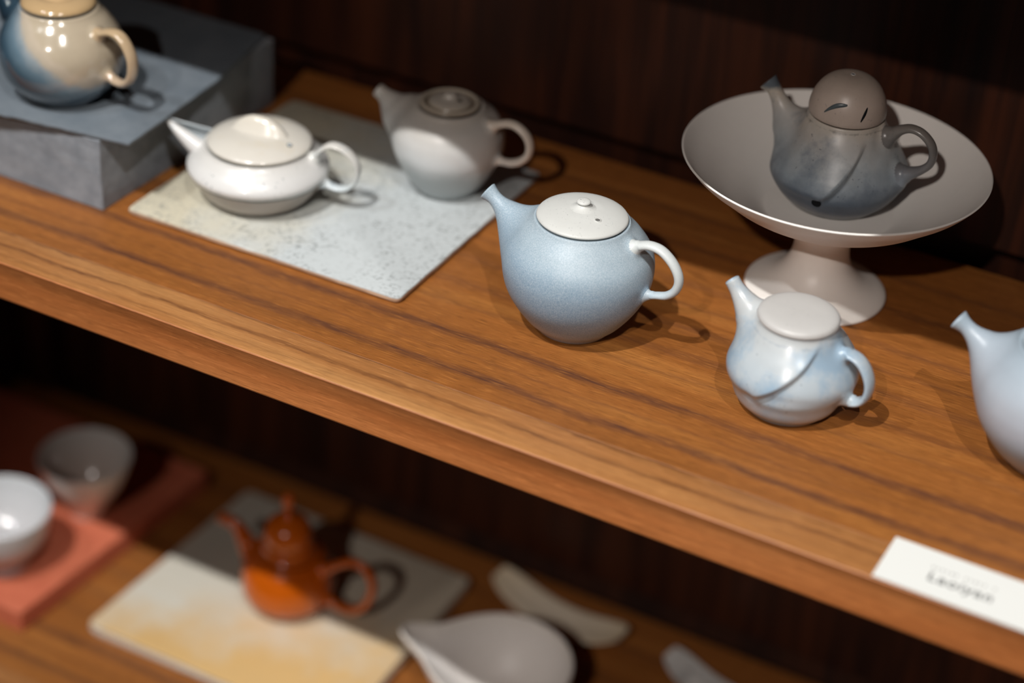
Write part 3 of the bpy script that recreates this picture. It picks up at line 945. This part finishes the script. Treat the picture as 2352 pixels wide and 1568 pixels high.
pot_handle([(0.0290, 0.0500), (0.0345, 0.0528), (0.0395, 0.0558), (0.0465, 0.0586), (0.0540, 0.0582), (0.0600, 0.0530), (0.0640, 0.0450), (0.0642, 0.0360), (0.0615, 0.0290), (0.0562, 0.0248), (0.0500, 0.0240), (0.0440, 0.0255), (0.038, 0.026)],
           [0.0042, 0.0032, 0.0028, 0.0026, 0.0026, 0.0026, 0.0026, 0.0026, 0.0027, 0.0027, 0.0025, 0.0027, 0.0036],
           [0.0060, 0.0054, 0.0050, 0.0048, 0.0047, 0.0046, 0.0045, 0.0044, 0.0043, 0.0042, 0.0040, 0.0042, 0.0050], TANH, t)
lid = obj('lid', lathe(fine([(0, 0.0), (0.014, 0.0), (0.0235, 0.0), (0.0247, 0.0010), (0.0246, 0.0026), (0.0232, 0.0044), (0.0205, 0.0060), (0.0165, 0.0072), (0.0130, 0.0074), (0.0118, 0.0072), (0.0108, 0.0078), (0.0085, 0.0092), (0.0045, 0.0100), (0, 0.0102)], 80), 96), TANL, t)
lid.location = (0, 0, 0.0646)
obj('knob', lathe(fine([(0.0050, 0.0098), (0.0036, 0.0110), (0.0034, 0.0124), (0.0052, 0.0145), (0.0056, 0.0165), (0.0040, 0.0184), (0, 0.0190)], 30), 40), TANL, lid)

# ------------------------------------------------------------------ name card on the front edge
CARD = plain('white_card_stock', (0.70, 0.71, 0.685), 0.7, 0.2, 0.0)
PRINT = plain('grey_printing_ink', (0.13, 0.13, 0.13), 0.8, 0.1)
PRINT2 = plain('pale_grey_printing_ink', (0.36, 0.36, 0.35), 0.8, 0.1)
t = thing('name_card', 'white printed name card lying at the right end of the shelf front edge', 'card', (0.2465, -0.1374, 0.0004), math.radians(-0.6))
obj('card', box(0.0, 0.098, 0.0, 0.0385, 0.0, 0.0010, 0.00015, 1), CARD, t, False)


def text_mesh(body, size, mat, parent, loc, space=1.0, name='lettering', bold=0.0):
    cu = bpy.data.curves.new('txt', 'FONT')
    cu.body = body
    cu.size = size
    cu.space_character = space
    cu.extrude = 0.00004
    cu.offset = bold
    tmp = bpy.data.objects.new('txt', cu)
    me = bpy.data.meshes.new_from_object(tmp)
    bpy.data.objects.remove(tmp)
    me.name = name
    me.materials.append(mat)
    o = bpy.data.objects.new(name, me)
    COL.objects.link(o)
    o.parent = parent
    o.location = loc
    return o


text_mesh('Laoiyan', 0.0104, PRINT, t, (0.0258, 0.0124, 0.00106), 1.14, bold=0.00018)
# the upper line is too small and soft to read: short unreadable dashes stand where its letters are
bm = bmesh.new()
x = 0.0255
for k, wd in enumerate((1.1, 0.8, 1.0, 0.7, 1.2, 0.9, 0, 1.0, 0.8, 1.1, 0.7, 0.9, 0, 1.2)):
    if wd:
        b = box(x, x + 0.0013 * wd, 0.0232, 0.0248, 0.00102, 0.00108)
        me = bpy.data.meshes.new('tmp')
        b.to_mesh(me)
        b.free()
        bm.from_mesh(me)
        bpy.data.meshes.remove(me)
    x += 0.0026
obj('small_print', bm, PRINT2, t, False)

# ------------------------------------------------------------------ lower shelf: red board with two cups
RED = stone('brick_red_board_paint', (0.55, 0.130, 0.066), (0.68, 0.190, 0.100), 0.6, 30)
bm = box(-0.640, -0.4035, -0.0665, 0.164, ZL, ZL + 0.0200, 0.0014, 2)
for v in bm.verts:
    if v.co.x > -0.5:
        v.co.x -= 0.0145 * max(0.0, min(1.0, (0.05 - v.co.y) / 0.116)) if v.co.y < 0.05 else 0.0
tag(obj('red_board', bm, RED, None, False), 'thick brick-red painted board at lower left, under the two small cups', 'board')

CUPG = ceramic('grey_cup_glaze', [(0, (0.630, 0.525, 0.481)), (0.5, (0.665, 0.578, 0.525)), (1, (0.735, 0.717, 0.691))], 0.057, 0.16, mottle=0.04, coat=0.4, lit=1.0)
CUPW = ceramic('white_cup_glaze', [(0, (0.44, 0.43, 0.45)), (0.4, (0.58, 0.57, 0.58)), (1, (0.74, 0.76, 0.78))], 0.056, 0.2, mottle=0.04, coat=0.4)


def cup(loc, prof_o, prof_i, mat, label, group=None):
    t = tag(obj('cup', lathe(fine(prof_o, 60) + fine(prof_i, 50), 96), mat), label, 'cup', group)
    t.location = loc
    return t


zb = ZL + 0.0200
cup((-0.4545, 0.0655, zb), [(0, 0.003), (0.010, 0.0028), (0.0125, 0.0), (0.0145, 0.0006), (0.0150, 0.0050), (0.0205, 0.0150), (0.0290, 0.0290), (0.0355, 0.0440), (0.0388, 0.0560)],
    [(0.0390, 0.0568), (0.0384, 0.0574), (0.0374, 0.0566), (0.0340, 0.0450), (0.0270, 0.0300), (0.0170, 0.0170), (0.0080, 0.0112), (0, 0.0100)], CUPG,
    'grey conical footed cup in shade on the back of the red board')
cup((-0.4690, -0.0250, zb), [(0, 0.004), (0.014, 0.0036), (0.0165, 0.0), (0.0195, 0.0004), (0.0195, 0.0070), (0.0205, 0.0110), (0.0300, 0.0200), (0.0372, 0.0330), (0.0405, 0.0470), (0.0415, 0.0550)],
    [(0.0417, 0.0560), (0.0410, 0.0567), (0.0400, 0.0560), (0.0375, 0.0420), (0.0310, 0.0280), (0.0210, 0.0190), (0.0100, 0.0155), (0, 0.0150)], CUPW,
    'bright white footed cup on the front of the red board, cut by the left edge')

# ------------------------------------------------------------------ lower shelf: square tray with the orange teapot
LTRAY = tile_mat('cream_and_ochre_tile_glaze', (0.62, 0.585, 0.50), (0.58, 0.51, 0.40), -0.38, -0.14, ZL + 0.0120, 0.15, (0.82, 0.76, 0.66), (0.62, 0.40, 0.165))
slab('square_tray', [(-0.3740, -0.0405), (-0.1420, -0.0400), (-0.1430, 0.1680), (-0.3650, 0.1700)], ZL, ZL + 0.0120, LTRAY,
     'thick cream and ochre ceramic tray on the lower shelf, under the orange teapot', 'tray', 0.006, 0.0006, 0.0022)

ORA = ceramic('burnt_orange_gloss_glaze', [(0, (0.46, 0.080, 0.003)), (0.3, (0.56, 0.110, 0.003)), (1, (0.50, 0.088, 0.003))], 0.06, 0.22, mottle=0.08, coat=0.3)
t = thing('teapot', 'burnt orange teapot with tall stepped lid, on the lower cream tray', 'teapot', (-0.2546, 0.0646, ZL + 0.0120), math.radians(2))
rs = [0.0240, 0.0308, 0.0352, 0.0370, 0.0372, 0.0365, 0.0345, 0.0315, 0.0275]
pot_body(rs, 0.0515, 0.0240, ORA, t, [])
pot_spout([(-0.020, 0.030), (-0.030, 0.0345), (-0.0375, 0.0420), (-0.0425, 0.0515), (-0.0480, 0.0578), (-0.0545, 0.0603), (-0.0625, 0.0600)], [0.0110, 0.0100, 0.0080, 0.0062, 0.0052, 0.0047, 0.0045], ORA, t)
pot_handle([(0.0300, 0.0440), (0.0370, 0.0485), (0.0455, 0.0560), (0.0570, 0.0635), (0.0680, 0.0625), (0.0752, 0.0545), (0.0762, 0.0420), (0.0710, 0.0270), (0.0615, 0.0168), (0.0510, 0.0140), (0.0430, 0.0150), (0.034, 0.017)],
           [0.0046, 0.0038, 0.0034, 0.0033, 0.0033, 0.0033, 0.0033, 0.0033, 0.0033, 0.0032, 0.0034, 0.0045],
           [0.0052, 0.0048, 0.0045, 0.0043, 0.0043, 0.0043, 0.0043, 0.0043, 0.0043, 0.0043, 0.0045, 0.0050], ORA, t)
lid = obj('lid', lathe(fine([(0, 0.0), (0.012, 0.0), (0.0230, 0.0), (0.0242, 0.0010), (0.0240, 0.0028), (0.0226, 0.0044), (0.0218, 0.0050), (0.0216, 0.0062), (0.0212, 0.0095), (0.0200, 0.0120), (0.0192, 0.0126), (0.0189, 0.0138), (0.0190, 0.0180), (0.0180, 0.0235), (0.0145, 0.0288), (0.0080, 0.0322), (0.0030, 0.0335), (0, 0.0337)], 110), 96), ORA, t)
lid.location = (0, 0, 0.0520)
obj('knob', lathe(fine([(0.0060, 0.0326), (0.0036, 0.0345), (0.0028, 0.0375), (0.0036, 0.0420), (0.0048, 0.0465), (0.0050, 0.0510), (0.0036, 0.0548), (0, 0.0560)], 40), 36), ORA, lid)

# ------------------------------------------------------------------ lower shelf: pouring bowl and two rests
PIT = ceramic('oatmeal_pouring_bowl_glaze', [(0, (0.66, 0.62, 0.59)), (0.7, (0.70, 0.66, 0.63)), (1, (0.70, 0.65, 0.60))], 0.055, 0.45, mottle=0.05, lit=1.0)


def pit_def(co):
    # pull the rim out into a pouring lip on the -x side
    th = math.atan2(co.y, co.x)
    d = abs(((th - PI + PI) % (2 * PI)) - PI)
    r = math.hypot(co.x, co.y)
    k = math.exp(-(d / 0.60) ** 2) * sm(0.010, 0.052, co.z)
    kk = math.exp(-(d / 0.22) ** 2) * sm(0.022, 0.053, co.z)
    s = (r + 0.010 * k * (r / 0.05) + 0.018 * kk * (r / 0.05)) / max(r, 1e-6)
    co.x *= s
    co.y *= s * (1 - 0.12 * k)
    co.z += 0.004 * kk - 0.002 * k
    return co


t = obj('pouring_bowl', lathe(fine([(0, 0.002), (0.018, 0.002), (0.0225, 0.0), (0.0250, 0.0006), (0.0300, 0.0050), (0.0400, 0.0160), (0.0480, 0.0300), (0.0525, 0.0430), (0.0540, 0.0520)], 60)
                                   + fine([(0.0542, 0.0532), (0.0536, 0.0540), (0.0524, 0.0532), (0.0505, 0.0430), (0.0455, 0.0300), (0.0375, 0.0180), (0.0270, 0.0090), (0.0140, 0.0055), (0, 0.0050)], 60), 128, pit_def), PIT)
tag(t, 'oatmeal pouring bowl with pinched lip at the bottom edge, right of the lower tray', 'bowl')
t.location = (-0.0545, 0.0510, ZL)
t.rotation_euler = (0, 0, math.radians(6))


def rest(loc, rotz, L, W, mat, label, lift=0.012, ridge=0.0):
    """a curved strip of clay with both ends lifted, rounded corners"""
    bm = bmesh.new()
    nu, nv = 30, 11
    top, bot = [], []
    for i in range(nu):
        u = -1 + 2 * i / (nu - 1)
        wf = (1 - abs(u) ** 7 * 0.45) * (0.92 + 0.08 * u)
        rt_, rb_ = [], []
        for j in range(nv):
            v = -1 + 2 * j / (nv - 1)
            z = 0.0032 + lift * u * u - 0.0020 * (1 - v * v) + ridge * math.exp(-(v / 0.25) ** 2)
            th_ = 0.0026 * (1 - 0.5 * v ** 6)
            x, y = u * L / 2, v * wf * W / 2 + 0.004 * u * u
            rt_.append(bm.verts.new((x, y, z + th_)))
            rb_.append(bm.verts.new((x, y, z - th_ + 0.0014)))
        top.append(rt_)
        bot.append(rb_)
    for i in range(nu - 1):
        for j in range(nv - 1):
            bm.faces.new((top[i][j], top[i + 1][j], top[i + 1][j + 1], top[i][j + 1]))
            bm.faces.new((bot[i][j], bot[i][j + 1], bot[i + 1][j + 1], bot[i + 1][j]))
        bm.faces.new((top[i][0], bot[i][0], bot[i + 1][0], top[i + 1][0]))
        bm.faces.new((top[i][-1], top[i + 1][-1], bot[i + 1][-1], bot[i][-1]))
    for j in range(nv - 1):
        bm.faces.new((top[0][j], top[0][j + 1], bot[0][j + 1], bot[0][j]))
        bm.faces.new((top[-1][j], bot[-1][j], bot[-1][j + 1], top[-1][j + 1]))
    o = obj('ceramic_rest', bm, mat)
    sharp(o, 50)
    zmin = min(v.co.z for v in o.data.vertices)
    o.location = (loc[0], loc[1], loc[2] - zmin)
    o.rotation_euler = (0, 0, rotz)
    tag(o, label, 'rest')
    return o


BEI = ceramic('beige_rest_glaze', [(0, (0.829, 0.739, 0.605)), (1, (0.860, 0.717, 0.493))], 0.02, 0.4, mottle=0.08, lit=1.0)
GRY = ceramic('silver_grey_rest_glaze', [(0, (0.660, 0.650, 0.630)), (1, (0.700, 0.690, 0.670))], 0.02, 0.3, mottle=0.12, patch=((0.250, 0.250, 0.250), 60, 0.5, 0.65, 0.5), lit=1.0)
rest((-0.0665, 0.1710, ZL), math.radians(-8), 0.122, 0.037, BEI, 'beige curved ceramic rest at the back of the lower shelf, behind the pouring bowl')
rest((0.0850, 0.1560, ZL), math.radians(-12), 0.105, 0.034, GRY, 'silver-grey curved ceramic rest at the bottom edge, right of the beige one', 0.010, 0.002)
